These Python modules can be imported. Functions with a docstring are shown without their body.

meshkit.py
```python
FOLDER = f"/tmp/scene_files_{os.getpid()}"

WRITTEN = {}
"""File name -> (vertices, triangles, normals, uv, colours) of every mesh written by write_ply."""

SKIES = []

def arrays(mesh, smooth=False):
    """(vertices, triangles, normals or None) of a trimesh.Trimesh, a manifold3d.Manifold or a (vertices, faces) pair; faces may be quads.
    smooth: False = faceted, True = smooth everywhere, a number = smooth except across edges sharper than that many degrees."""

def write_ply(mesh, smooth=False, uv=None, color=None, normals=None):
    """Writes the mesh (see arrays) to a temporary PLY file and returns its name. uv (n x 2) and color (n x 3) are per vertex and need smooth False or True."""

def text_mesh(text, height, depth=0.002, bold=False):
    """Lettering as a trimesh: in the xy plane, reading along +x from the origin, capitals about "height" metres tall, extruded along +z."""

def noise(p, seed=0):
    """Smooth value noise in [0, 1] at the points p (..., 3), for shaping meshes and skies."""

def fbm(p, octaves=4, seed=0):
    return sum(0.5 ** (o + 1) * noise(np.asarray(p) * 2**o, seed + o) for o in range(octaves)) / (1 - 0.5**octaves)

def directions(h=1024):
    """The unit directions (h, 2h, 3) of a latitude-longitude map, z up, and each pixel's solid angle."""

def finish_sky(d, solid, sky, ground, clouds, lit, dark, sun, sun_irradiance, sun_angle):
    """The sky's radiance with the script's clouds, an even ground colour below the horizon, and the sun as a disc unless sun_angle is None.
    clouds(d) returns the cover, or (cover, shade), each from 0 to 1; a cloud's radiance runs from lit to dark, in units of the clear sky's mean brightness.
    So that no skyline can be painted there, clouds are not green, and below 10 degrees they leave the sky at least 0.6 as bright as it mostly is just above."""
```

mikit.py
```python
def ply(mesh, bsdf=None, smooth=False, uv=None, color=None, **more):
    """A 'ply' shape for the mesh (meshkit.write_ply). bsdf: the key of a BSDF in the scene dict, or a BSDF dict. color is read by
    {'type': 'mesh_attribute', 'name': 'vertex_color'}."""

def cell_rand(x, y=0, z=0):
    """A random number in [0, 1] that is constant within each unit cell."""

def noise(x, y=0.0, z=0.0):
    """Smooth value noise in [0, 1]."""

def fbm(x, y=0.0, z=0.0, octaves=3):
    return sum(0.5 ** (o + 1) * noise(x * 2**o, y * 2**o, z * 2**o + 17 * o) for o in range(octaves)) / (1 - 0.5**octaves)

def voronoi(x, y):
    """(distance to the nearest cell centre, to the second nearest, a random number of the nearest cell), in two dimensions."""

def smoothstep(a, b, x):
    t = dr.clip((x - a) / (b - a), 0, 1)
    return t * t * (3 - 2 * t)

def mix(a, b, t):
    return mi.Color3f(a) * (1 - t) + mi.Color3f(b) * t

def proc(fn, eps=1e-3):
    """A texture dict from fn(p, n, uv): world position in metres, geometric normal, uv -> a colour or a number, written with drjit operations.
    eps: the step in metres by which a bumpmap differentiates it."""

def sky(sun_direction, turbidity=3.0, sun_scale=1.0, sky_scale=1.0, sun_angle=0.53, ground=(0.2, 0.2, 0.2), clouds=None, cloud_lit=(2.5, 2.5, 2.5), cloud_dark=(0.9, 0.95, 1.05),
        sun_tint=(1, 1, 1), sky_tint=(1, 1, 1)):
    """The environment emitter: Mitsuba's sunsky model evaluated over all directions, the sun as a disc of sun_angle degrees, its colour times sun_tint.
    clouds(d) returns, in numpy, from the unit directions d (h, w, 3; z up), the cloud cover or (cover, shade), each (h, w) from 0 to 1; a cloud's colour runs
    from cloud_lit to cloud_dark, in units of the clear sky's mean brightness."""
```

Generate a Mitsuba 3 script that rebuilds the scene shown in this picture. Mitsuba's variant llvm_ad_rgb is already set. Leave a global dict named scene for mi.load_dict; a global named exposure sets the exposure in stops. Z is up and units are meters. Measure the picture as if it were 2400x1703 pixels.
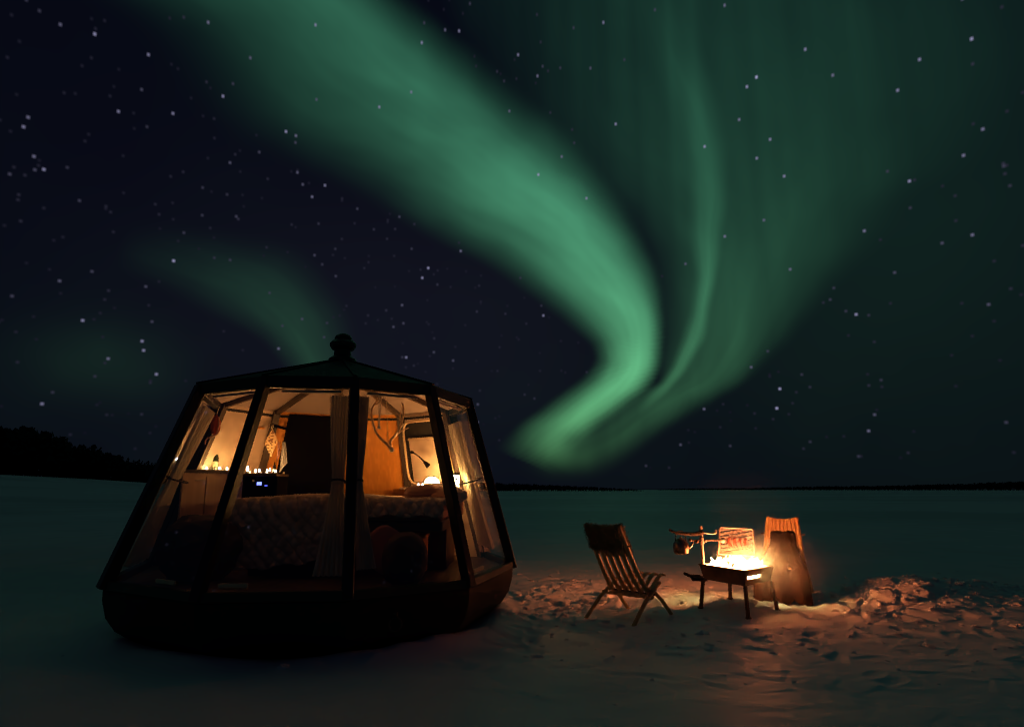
import math, random
import numpy as np
import trimesh
import mitsuba as mi
import drjit as dr
import mikit, meshkit
from scipy.spatial import cKDTree

T = mi.ScalarTransform4f
rng = np.random.default_rng(7)
random.seed(7)
scene, labels = {}, {}

# ------------------------------------------------------------------ camera, exposure
EYE = 1.35
PITCH = math.atan(126 / 640.0)
HFOV = 2 * math.degrees(math.atan(512 / 640.0))
scene['camera'] = {'type': 'perspective', 'fov': HFOV, 'fov_axis': 'x', 'near_clip': 0.05, 'far_clip': 20000.0,
                   'to_world': T().look_at(origin=[0, 0, EYE], target=[0, math.cos(PITCH), EYE + math.sin(PITCH)], up=[0, 0, 1])}
exposure = 0.0

# ------------------------------------------------------------------ night sky: green aurora, navy gaps, stars
SKY_K = 5.2
RIBBONS = {  # azimuth, elevation of the sharp edge; of the soft edge; strength; where across it peaks; how fast it fades to the soft edge
    'main': [(-128, 64, -128, 46, 0.0, 0.25, 1.8), (-95, 66, -104, 47, 0.08, 0.25, 1.8), (-62, 58, -77, 42, 0.12, 0.25, 1.8), (-38, 48.5, -56, 37, 0.13, 0.25, 1.8), (-24.47, 45.28, -44.44, 35.56, 0.13, 0.25, 1.8), (-16.98, 42.51, -39.05, 35.0, 0.13, 0.25, 1.8), (-11.98, 40.08, -33.86, 33.77, 0.115, 0.22, 1.8), (-6.51, 37.24, -28.24, 29.69, 0.135, 0.24, 1.7), (-1.54, 34.1, -22.14, 27.36, 0.165, 0.26, 1.6), (3.1, 31.13, -14.94, 25.48, 0.225, 0.3, 1.56), (6.72, 27.76, -9.08, 23.35, 0.29, 0.32, 1.28), (9.78, 24.43, -3.57, 21.07, 0.31, 0.33, 1.15), (11.91, 20.88, 1.9, 17.57, 0.36, 0.36, 1.15), (13.04, 17.54, 5.99, 14.4, 0.42, 0.38, 1.15), (13.43, 14.02, 7.77, 12.48, 0.46, 0.36, 1.15), (13.07, 11.11, 7.98, 11.37, 0.53, 0.34, 1.15), (12.01, 9.0, 6.98, 10.0, 0.5, 0.35, 1.15), (10.2, 7.59, 5.39, 8.83, 0.45, 0.36, 1.15), (7.79, 5.79, 3.04, 7.11, 0.38, 0.38, 1.15), (5.78, 4.08, 0.82, 5.68, 0.22, 0.42, 1.15), (4.65, 2.44, -0.58, 4.22, 0.085, 0.45, 1.15), (3.76, 0.89, -1.37, 3.23, 0, 0.5, 1.15)],
    'streak': [(17.13, 40.83, 10.48, 41.64, 0, 0.4, 1.2), (18.35, 36.29, 12.74, 37.04, 0.018, 0.4, 1.2), (19.68, 31.41, 14.87, 32.08, 0.04, 0.4, 1.2), (19.82, 26.44, 15.96, 26.94, 0.055, 0.4, 1.2), (19.1, 20.04, 16.21, 20.34, 0.085, 0.4, 1.2), (18.57, 17.6, 16.39, 17.79, 0.1, 0.4, 1.2), (17.93, 15.45, 16.09, 15.67, 0.11, 0.4, 1.2), (17.3, 13.38, 15.43, 13.73, 0.115, 0.4, 1.2), (16.41, 11.68, 14.73, 12.14, 0.11, 0.4, 1.2), (15.23, 9.9, 13.95, 10.47, 0.1, 0.4, 1.2), (14.16, 8.8, 13.32, 9.57, 0.08, 0.4, 1.2), (12.67, 7.36, 11.98, 8.5, 0.04, 0.4, 1.2), (11.33, 6.09, 10.83, 7.41, 0, 0.4, 1.2)],
    'wide': [(110, 66, -70, 78, 0, 0.5, 0.5), (75, 54, -20, 66, 0.05, 0.5, 0.5), (56, 42.5, -7, 53, 0.045, 0.5, 0.5), (48.5, 34.68, -3.5, 44, 0.034, 0.5, 0.5), (45, 29.54, 1.5, 36.2, 0.042, 0.5, 0.5), (41, 26.5, 5.6, 30.6, 0.052, 0.5, 0.5), (36.5, 23.3, 9.6, 26.9, 0.06, 0.5, 0.5), (32.21, 21.41, 13.4, 23.11, 0.066, 0.5, 0.5), (29.94, 18.8, 14.68, 20.14, 0.074, 0.5, 0.5), (27.64, 16.34, 14.87, 17.05, 0.08, 0.5, 0.5), (25.48, 14.04, 14.88, 13.95, 0.088, 0.5, 0.5), (23.11, 11.48, 14.31, 11.21, 0.093, 0.5, 0.5), (20.26, 9.17, 13.72, 9.49, 0.095, 0.5, 0.5), (16.89, 7.3, 12.22, 8.68, 0.09, 0.5, 0.5), (13.43, 5.17, 9.73, 7.34, 0.08, 0.5, 0.5), (10.63, 3.15, 7.23, 5.8, 0.065, 0.5, 0.5), (7.82, 1.45, 4.03, 4.6, 0.05, 0.5, 0.5), (5.37, 0.59, 0.82, 3.73, 0.0, 0.5, 0.5)],
    'side': [(-33.28, 16.53, -32.23, 20.8, 0, 0.35, 1.2), (-29.12, 15.47, -26.28, 20.87, 0.014, 0.35, 1.2), (-25.69, 14.3, -20.45, 20.25, 0.03, 0.35, 1.2), (-22.82, 13.12, -16.85, 17.63, 0.042, 0.35, 1.2), (-20.57, 11.63, -14.54, 14.34, 0.047, 0.35, 1.2), (-19.18, 9.83, -13.6, 10.89, 0.045, 0.35, 1.2), (-17.74, 7.24, -12.48, 7.42, 0.03, 0.35, 1.2), (-16.47, 4.24, -11.59, 4.33, 0, 0.35, 1.2)],
}
STARS = [(23.08, 33.03, 1.0), (22.86, 8.15, .7), (22.54, 6.61, .8), (2.49, 27.49, .7), (29.07, 13.67, .6), (33.8, 29.53, .5), (39.14, 31.24, .7), (22.61, 27.04, .5), (23.76, 28.25, .5),
         (-9.01, 37.43, .5), (-36.5, 32.45, .6), (7.08, 25.41, .5), (5.81, 19.61, .5), (33.91, 23.02, .6), (-8.3, 18.58, .5), (-34.72, 12.48, .5), (-26.67, 30.79, .5), (-19.26, 37.4, .5),
         (30.26, 20.03, .4), (19.42, 21.19, .4), (35.66, 30.96, .5), (10.05, 31.26, .5), (-5.37, 38.47, .4), (-32.54, 32.33, .4), (-29.37, 8.94, .5), (24.48, 17.9, .3), (9.15, 38.74, .4),
         (38.88, 25.21, .4), (29.05, 4.56, .3), (-34.2, 27.78, .4), (-30.41, 28.78, .4), (-39.91, 24.98, .4), (-39.12, 23.22, .3), (-12.87, 32.25, .5), (-9.98, 33.7, .4), (2.48, 35.26, .3),
         (-20.36, 29.04, .3), (2.92, 15.45, .4), (-9.5, 11.56, .4), (-36.52, 6.02, .4), (21.27, 30.19, .4), (37.56, 23.83, .4), (.7, 36.77, .4), (4.8, 28.93, .3), (-18.46, 24.53, .3), (-4.91, 21.03, .3)]
STAR_PEAK = 1.3


def unit(az, el):
    a, e = np.radians(az), np.radians(el)
    return np.stack([np.sin(a) * np.cos(e), np.cos(a) * np.cos(e), np.sin(e)], -1)


def ribbon(d, knots, n=420, m=84):
    """brightness of a curtain seen edge to edge: smooth across, following the knots along"""
    from scipy.interpolate import PchipInterpolator
    k = np.array(knots, float)
    o, i = unit(k[:, 0], k[:, 1]), unit(k[:, 2], k[:, 3])
    c = (o + i) / 2
    s = np.r_[0, np.cumsum(np.linalg.norm(np.diff(c, axis=0), axis=1))]
    u = np.linspace(0, s[-1], n)
    O, I, w = PchipInterpolator(s, o)(u), PchipInterpolator(s, i)(u), PchipInterpolator(s, k[:, 4:])(u)
    t = np.linspace(-.14, 1.14, m)
    pts = O[:, None] * (1 - t[None, :, None]) + I[:, None] * t[None, :, None]
    pts /= np.linalg.norm(pts, axis=-1, keepdims=True)

    def ss(a, b, x):
        q = np.clip((x - a) / (b - a), 0, 1)
        return q * q * (3 - 2 * q)
    pk = w[:, 1:2]
    val = w[:, 0:1] * ss(-.12, pk + .02, t[None]) ** 1.15 * (1 - ss(pk, 1.12, t[None])) ** w[:, 2:3] * 1.06
    tt, uu = np.broadcast_arrays(t[None], u[:, None])      # drifting patches and fine streaks along the ribbon
    val = val * (.74 + .52 * meshkit.fbm(np.stack([tt * 5 + uu * 4, uu * 9, 0 * tt + len(k)], -1), 4, 8)) * (.90 + .2 * meshkit.fbm(np.stack([tt * 16, uu * 3, 0 * tt + 5], -1), 2, 9))
    dist, j = cKDTree(pts.reshape(-1, 3)).query(d, k=5, workers=-1, distance_upper_bound=.03)
    flat = np.r_[val.ravel(), 0]
    wt = 1 / (dist ** 2 + 2e-6)
    wt[~np.isfinite(dist)] = 0
    near = dist[:, 0]
    return (flat[j] * wt).sum(1) / np.maximum(wt.sum(1), 1e-9) * (1 - ss(.008, .028, np.where(np.isfinite(near), near, 1)))


def night(d):
    sh = d.shape[:2]
    p = d.reshape(-1, 3)
    az = np.degrees(np.arctan2(p[:, 0], p[:, 1]))
    el = np.degrees(np.arcsin(np.clip(p[:, 2], -1, 1)))
    # slow warp so that the edges wander, and rays that run towards the zenith
    q = np.stack([az * .16, el * .16, az * 0], -1)
    pw = p + np.stack([meshkit.fbm(q, 3, 1) - .5, meshkit.fbm(q, 3, 2) - .5, meshkit.fbm(q, 3, 3) - .5], -1) * .014
    pw /= np.linalg.norm(pw, axis=1, keepdims=True)
    rays = meshkit.fbm(np.stack([az * .45, el * .02, az * 0], -1), 3, 5)
    cl = meshkit.fbm(np.stack([az * .12, el * .12, az * 0], -1), 4, 6)
    g = ribbon(pw, RIBBONS['main']) * (.94 + .12 * rays) * (.88 + .24 * cl)
    g += ribbon(pw, RIBBONS['streak']) * (.85 + .3 * rays)
    g += ribbon(pw, RIBBONS['wide']) * (.6 + .8 * rays) * .80
    g += ribbon(pw, RIBBONS['side']) * (.75 + .5 * cl)
    g += .07 * np.exp(-((az - 4.2) / 1.7) ** 2 - ((el - 3.3) / 1.3) ** 2) * (.5 + cl)
    g += .011 * np.exp(-((az + 33) / 5) ** 2 - ((el - 9.5) / 2.8) ** 2) * (.4 + 1.2 * cl)
    glow = .0040 * np.exp(-((az + 10) / 24) ** 2 - ((el - 14) / 13) ** 2)
    # thin airglow all round, a little stronger low down
    g += .0025 * cl * (.4 + 1.6 * np.exp(-(el / 14) ** 2)) + .015 * np.exp(-((az - 33) / 17) ** 2 - ((el - 22) / 17) ** 2)
    clear = np.interp(el, [0, 2, 10, 20, 40, 70, 90], [.20, .188, .133, .088, .053, .043, .043]) * SKY_K
    thin = np.clip(g / clear, 0, .97)                      # how far the night is opened to the glow
    shade = 1 - glow / STAR_PEAK                          # a trace of pale light in the lower middle sky
    # stars, one map pixel each
    r = np.random.default_rng(11)
    n = 7000
    z = r.uniform(.03, 1, n)
    a = r.uniform(-np.pi, np.pi, n)
    s = np.stack([np.sin(a) * np.sqrt(1 - z * z), np.cos(a) * np.sqrt(1 - z * z), z], -1)
    b = np.minimum(.0075 * r.uniform(.004, 1, n) ** -.8, .3) * np.clip(z / .16, .35, 1)
    s = np.vstack([s, unit(*np.array(STARS)[:, :2].T)])
    b = np.r_[b, np.array(STARS)[:, 2] * .42]
    i = cKDTree(p).query(s, workers=-1)[1]
    for k, v in zip(i, b):
        if v > g[k]:
            thin[k] = 0
            shade[k] = 1 - min(v / STAR_PEAK, 1)
    return (1 - thin).reshape(sh), shade.reshape(sh)


MEAN = .0413 * SKY_K
scene['sky'] = mikit.sky((0, -0.5, 0.866), turbidity=3.0, sun_scale=0.0, sky_scale=SKY_K, sky_tint=(.43, 1.0, .28), ground=(.02, .03, .03), clouds=night,
                         cloud_lit=tuple(np.array([1.15, 1.12, 1.85]) / MEAN), cloud_dark=tuple(np.array([.0018, .0022, .0064]) / MEAN))

scene['sky']['sampling_weight'] = 26.0

# ------------------------------------------------------------------ helpers
def num(name):
    """name, name_001, ...; name may hold a parent before '__'"""
    if not any(k == name or k.startswith(name + '__') for k in list(scene) + list(labels)):
        return name
    i = 1
    while any(k == f'{name}_{i:03d}' or k.startswith(f'{name}_{i:03d}__') for k in list(scene) + list(labels)):
        i += 1
    return f'{name}_{i:03d}'


def lab(key, label=None, cat=None, group=None, kind=None):
    e = {}
    for k, v in (('label', label), ('category', cat), ('group', group), ('kind', kind)):
        if v:
            e[k] = v
    if e:
        labels[key] = e


def thing(name, label, cat, group=None):
    key = num(name)
    lab(key, label, cat, group)
    return key


def put(name, mesh, mat, parent=None, label=None, cat=None, group=None, kind=None, smooth=35, **more):
    key = num(name if parent is None else parent + '__' + name)
    scene[key] = mikit.ply(mesh, mat, smooth=smooth, **more)
    lab(key, label, cat, group, kind)
    return key


cat_ = trimesh.util.concatenate


def box(c, size, R=None, bevel=0.0):
    if bevel:
        import manifold3d as m3
        h = np.array(size) / 2 - bevel
        pts = []
        for sx in (-1, 1):
            for sy in (-1, 1):
                for sz in (-1, 1):
                    for ax in range(3):
                        v = np.array([sx, sy, sz]) * h
                        w = v.copy()
                        w[ax] += np.sign(v[ax]) * bevel
                        pts.append(w)
        m = trimesh.convex.convex_hull(np.array(pts))
    else:
        m = trimesh.creation.box(size)
    if R is not None:
        M = np.eye(4); M[:3, :3] = R
        m.apply_transform(M)
    m.apply_translation(c)
    return m


def rotz(a):
    c, s = math.cos(a), math.sin(a)
    return np.array([[c, -s, 0], [s, c, 0], [0, 0, 1.0]])


def beam(p, q, w, h, up=(0, 0, 1), bevel=0.0):
    """a bar from p to q; w across, h along up"""
    p, q = np.array(p, float), np.array(q, float)
    y = q - p; L = np.linalg.norm(y); y /= L
    x = np.cross(y, up); x /= np.linalg.norm(x)
    z = np.cross(x, y)
    return box((p + q) / 2, (w, L, h), np.stack([x, y, z], 1), bevel)


def tube(points, r, sides=8, cap=True):
    p = np.asarray(points, float); n = len(p)
    r = np.broadcast_to(np.asarray(r, float), (n,))
    t = np.gradient(p, axis=0); t /= np.linalg.norm(t, axis=1, keepdims=True) + 1e-12
    ref = np.array([0, 0, 1.0]) if abs(t[0, 2]) < .9 else np.array([1.0, 0, 0])
    a = np.cross(t[0], ref); a /= np.linalg.norm(a)
    v = []
    ang = np.arange(sides) * 2 * np.pi / sides
    for k in range(n):
        a = a - t[k] * a.dot(t[k]); a /= np.linalg.norm(a)
        b = np.cross(t[k], a)
        v.append(p[k] + r[k] * (np.cos(ang)[:, None] * a + np.sin(ang)[:, None] * b))
    v = np.vstack(v); f = []
    for k in range(n - 1):
        for j in range(sides):
            a0, a1 = k * sides + j, k * sides + (j + 1) % sides
            f += [[a0, a1, a1 + sides], [a0, a1 + sides, a0 + sides]]
    if cap:
        v = np.vstack([v, p[:1], p[-1:]])
        c0, c1 = n * sides, n * sides + 1
        for j in range(sides):
            f += [[c0, (j + 1) % sides, j], [c1, (n - 1) * sides + j, (n - 1) * sides + (j + 1) % sides]]
    return trimesh.Trimesh(v, f, process=False)


def strap(points, side, w, t):
    """flat lath along points; side: width direction"""
    p = np.asarray(points, float); side = np.array(side, float)
    d = np.gradient(p, axis=0); d /= np.linalg.norm(d, axis=1, keepdims=True)
    n = np.cross(d, side); n /= np.linalg.norm(n, axis=1, keepdims=True)
    w = np.broadcast_to(w, (len(p),))[:, None]; e = t * .3
    ring = [p - side * (w / 2) + n * (t / 2 - e), p - side * (w / 2 - e) + n * t / 2, p + side * (w / 2 - e) + n * t / 2, p + side * (w / 2) + n * (t / 2 - e),
            p + side * (w / 2) - n * (t / 2 - e), p + side * (w / 2 - e) - n * t / 2, p - side * (w / 2 - e) - n * t / 2, p - side * (w / 2) - n * (t / 2 - e)]
    v = np.stack(ring, 1).reshape(-1, 3); f = []
    for k in range(len(p) - 1):
        for j in range(8):
            a0, a1 = k * 8 + j, k * 8 + (j + 1) % 8
            f += [[a0, a1, a1 + 8], [a0, a1 + 8, a0 + 8]]
    L = (len(p) - 1) * 8
    for j in range(1, 7):
        f += [[0, j + 1, j], [L, L + j, L + j + 1]]
    m = trimesh.Trimesh(v, f, process=False); m.fix_normals()
    return m


def lathe(profile, c=(0, 0, 0), n=24):
    m = trimesh.creation.revolve(np.array(profile, float), sections=n)
    m.apply_translation(c)
    return m


def slab(pts, t, out=None):
    """planar polygon pts, thickened by t against its normal (towards -out)"""
    p = np.array(pts, float)
    n = np.cross(p[1] - p[0], p[2] - p[0]); n /= np.linalg.norm(n)
    if out is not None and n.dot(out) < 0:
        p = p[::-1]; n = -n
    k = len(p); v = np.vstack([p, p - n * t]); f = []
    for j in range(1, k - 1):
        f += [[0, j, j + 1], [k, k + j + 1, k + j]]
    for j in range(k):
        a, b = j, (j + 1) % k
        f += [[a, k + a, k + b], [a, k + b, b]]
    return trimesh.Trimesh(v, f, process=False)


def grid(P, closed_u=False):
    """quad sheet from P (n, m, 3)"""
    n, m = P.shape[:2]
    i, j = np.meshgrid(np.arange(n - 1), np.arange(m if closed_u else m - 1), indexing='ij')
    a = i * m + j; b = i * m + (j + 1) % m
    q = np.stack([a, b, b + m, a + m], -1).reshape(-1, 4)
    return trimesh.Trimesh(P.reshape(-1, 3), np.vstack([q[:, [0, 1, 2]], q[:, [0, 2, 3]]]), process=False)


def thick(P, t):
    """a sheet P (n, m, 3) with thickness t: two skins and the rim"""
    m = grid(P); nv = np.array(m.vertex_normals); n, k = P.shape[:2]
    v0 = np.array(m.vertices); v1 = v0 - nv * t; f = np.array(m.faces); N = len(v0)
    idx = np.arange(N).reshape(n, k)
    rim = np.r_[idx[0, :], idx[1:, -1], idx[-1, -2::-1], idx[-2:0:-1, 0]]
    r2 = np.roll(rim, -1)
    side = np.vstack([np.stack([rim, rim + N, r2], 1), np.stack([r2, rim + N, r2 + N], 1)])
    return trimesh.Trimesh(np.vstack([v0, v1]), np.vstack([f, f[:, ::-1] + N, side]), process=False)


def blob(c, r, seed=0, amp=.15, freq=3, sub=4, R=None, power=2.0):
    m = trimesh.creation.icosphere(subdivisions=sub)
    v = np.array(m.vertices)
    if power != 2.0:
        v = v / (np.abs(v) ** power).sum(1, keepdims=True) ** (1 / power)
    v = v * (1 + amp * 2 * (meshkit.fbm(v * freq + 10, 3, seed) - .5))[:, None] * np.array(r)
    if R is not None:
        v = v @ np.array(R).T
    m.vertices = v + np.array(c)
    return m


def cr(points, n=12):
    """a smooth curve through points"""
    from scipy.interpolate import CubicSpline
    p = np.array(points, float)
    if len(p) < 3:
        return p
    s = np.r_[0, np.cumsum(np.linalg.norm(np.diff(p, axis=0), axis=1))]
    return CubicSpline(s, p)(np.linspace(0, s[-1], n))


# ------------------------------------------------------------------ materials
def P(name, color, rough=.6, metallic=0.0, spec=.5, two=True, **kw):
    c = {'type': 'rgb', 'value': list(color)} if isinstance(color, (tuple, list)) else color
    b = {'type': 'principled', 'base_color': c, 'roughness': rough, 'metallic': metallic, 'specular': spec, **kw}
    scene[name] = {'type': 'twosided', 'bsdf': b} if two else b
    return name


def snow_col(p, n, uv):
    f = mikit.fbm(p.x * 1.7, p.y * 1.7, p.z * 3, 4)
    return mikit.mix((.82, .80, .79), (.93, .91, .89), f) * (.86 + .20 * mikit.smoothstep(.25, .7, mikit.fbm(p.x * .05 + 3, p.y * .085, 0, 4)))


def snow_bump(p, n, uv):
    return mikit.fbm(p.x * 9, p.y * 9, p.z * 9, 4) + .12 * mikit.noise(p.x * 60, p.y * 60, p.z * 60)


def wood_fn(a, b, sx, sy, sz):
    def f(p, n, uv):
        g = mikit.fbm(p.x * sx + 3 * mikit.noise(p.x, p.y, p.z), p.y * sy, p.z * sz, 4)
        line = mikit.smoothstep(.35, .75, mikit.noise(p.x * sx * 5, p.y * sy * 5, p.z * sz * 1.3))
        return mikit.mix(a, b, dr.clip(g * .75 + line * .3, 0, 1))
    return f


scene['m_snow'] = {'type': 'bumpmap', 'arbitrary': mikit.proc(snow_bump, 4e-3), 'scale': .006,
                   'bsdf': {'type': 'principled', 'base_color': mikit.proc(snow_col), 'roughness': .55, 'specular': .3}}
P('m_hull', (.008, .008, .009), .6, spec=.25)
P('m_frame', (.014, .014, .014), .42)
P('m_roof', (.014, .015, .02), .6, spec=.2)
P('m_panel', mikit.proc(wood_fn((.40, .30, .23), (.52, .40, .31), 2, 2, 5)), .5)
P('m_orange_wood', mikit.proc(wood_fn((.46, .17, .025), (.70, .30, .05), 9, 9, .8)), .42)
P('m_ceiling', (.27, .22, .20), .7)
P('m_cabinet', mikit.proc(wood_fn((.50, .34, .22), (.60, .43, .29), 8, 8, .7)), .45)
P('m_dark', (.0035, .003, .0035), .9, spec=.03)
P('m_beam', (.05, .035, .025), .5)
P('m_trim', (.55, .42, .28), .5)
P('m_floor', mikit.proc(wood_fn((.05, .03, .02), (.09, .055, .035), 9, 1, 1)), .5)
scene['m_curtain'] = {'type': 'principledthin', 'base_color': mikit.proc(lambda p, n, uv: mikit.mix((.66, .62, .54), (.80, .76, .68), mikit.noise(p.x * 160, p.y * 160, p.z * 25))), 'roughness': .85, 'diff_trans': 1.1, 'spec_trans': 0.0, 'eta': 1.3}


def quilt_fn(p, n, uv):
    return mikit.mix((.40, .35, .29), (.60, .54, .46), mikit.smoothstep(.25, .7, mikit.fbm(p.x * 14, p.y * 14, p.z * 14, 4)))


P('m_quilt', mikit.proc(quilt_fn), .9, sheen=.5)
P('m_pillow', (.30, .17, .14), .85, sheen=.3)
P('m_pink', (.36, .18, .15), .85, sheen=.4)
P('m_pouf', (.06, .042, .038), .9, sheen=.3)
P('m_brown', (.035, .026, .024), .9)
P('m_antler', mikit.proc(lambda p, n, uv: mikit.mix((.40, .24, .11), (.72, .56, .36), mikit.fbm(p.x * 25, p.y * 25, p.z * 25, 3))), .45)
P('m_white', (.78, .75, .68), .45)
P('m_chrome', (.80, .76, .70), .22, 1.0)
P('m_wax', (.75, .66, .55), .4)
P('m_bottle', (.012, .02, .012), .12)
P('m_label', (.55, .50, .32), .6)
P('m_red', (.45, .08, .03), .7)
P('m_cloth_grey', (.30, .31, .33), .85)
P('m_cloth_pink', (.50, .26, .20), .85)
P('m_pattern', mikit.proc(lambda p, n, uv: mikit.mix((.72, .48, .26), (.26, .13, .06), mikit.smoothstep(.52, .62, mikit.noise(p.x * 55, p.y * 55, p.z * 55)))), .8)
P('m_stick', mikit.proc(wood_fn((.42, .25, .10), (.70, .48, .22), 6, 6, 3)), .5)
P('m_shade_cover', mikit.proc(lambda p, n, uv: mikit.mix((.004, .0028, .002), (.018, .010, .006), mikit.fbm(p.x * 30, p.y * 30, p.z * 9, 4))), 1.0, spec=0.0)
P('m_fleece', mikit.proc(lambda p, n, uv: mikit.mix((.16, .10, .05), (.50, .36, .17), mikit.fbm(p.x * 22, p.y * 22, p.z * 22, 4))), 1.0, spec=0.0)
P('m_iron', mikit.proc(lambda p, n, uv: mikit.mix((.035, .025, .02), (.10, .06, .04), mikit.fbm(p.x * 18, p.y * 18, p.z * 18, 4))), .55, .35)
P('m_steel', mikit.proc(lambda p, n, uv: mikit.mix((.34, .29, .24), (.52, .46, .38), mikit.fbm(p.x * 30, p.y * 30, p.z * 30, 3))), .5, .5)
P('m_kettle', mikit.proc(lambda p, n, uv: mikit.mix((.10, .08, .06), (.42, .36, .29), mikit.smoothstep(.3, .65, mikit.fbm(p.x * 14, p.y * 14, p.z * 14, 4)))), .3, 1.0)
P('m_charwood', mikit.proc(wood_fn((.012, .009, .008), (.06, .035, .02), 25, 25, 25)), .8)
P('m_sausage', mikit.proc(lambda p, n, uv: mikit.mix((.10, .014, .008), (.26, .06, .03), mikit.fbm(p.x * 45, p.y * 45, p.z * 45, 3))), .28)
P('m_tree', (.018, .022, .016), .9)
P('m_shore', (.05, .055, .055), .9)
scene['m_glass'] = {'type': 'thindielectric', 'int_ior': 1.5}
P('m_black', (.01, .01, .01), .9, two=False)

FIRE = np.array([1.0, .245, .075])
LAMP = np.array([1.0, .45, .135])


def lit(L, w=1.0):
    return {'type': 'area', 'radiance': {'type': 'rgb', 'value': [float(x) for x in L]}, 'sampling_weight': float(w)}

# ------------------------------------------------------------------ snow
HC0, HC1, HAP = np.array([-2.033, 7.271]), np.array([-1.991, 7.291]), np.array([-1.975, 7.30])
FIREPOS = np.array([2.58, 7.67])
r_ = np.random.default_rng(3)
cells = r_.uniform([-7, 3], [12, 17], (3600, 2))
cell_h, cell_t = r_.uniform(0, 1, 3600), r_.uniform(-1, 1, (3600, 2))
CT = cKDTree(cells)
pits = np.vstack([r_.normal([2.4, 7.2], [2.2, 1.6], (260, 2)), r_.normal([1.2, 8.6], [1.6, .8], (120, 2))])
pit_a, pit_s = r_.uniform(0, np.pi, len(pits)), r_.uniform(.7, 1.25, len(pits))
PT = cKDTree(pits)


def sstep(a, b, x):
    t = np.clip((x - a) / (b - a), 0, 1)
    return t * t * (3 - 2 * t)


def tr0(x, y):
    return np.exp(-((x - 2.6) / 3.4) ** 2 - ((y - 8.4) / 2.6) ** 2)


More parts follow.
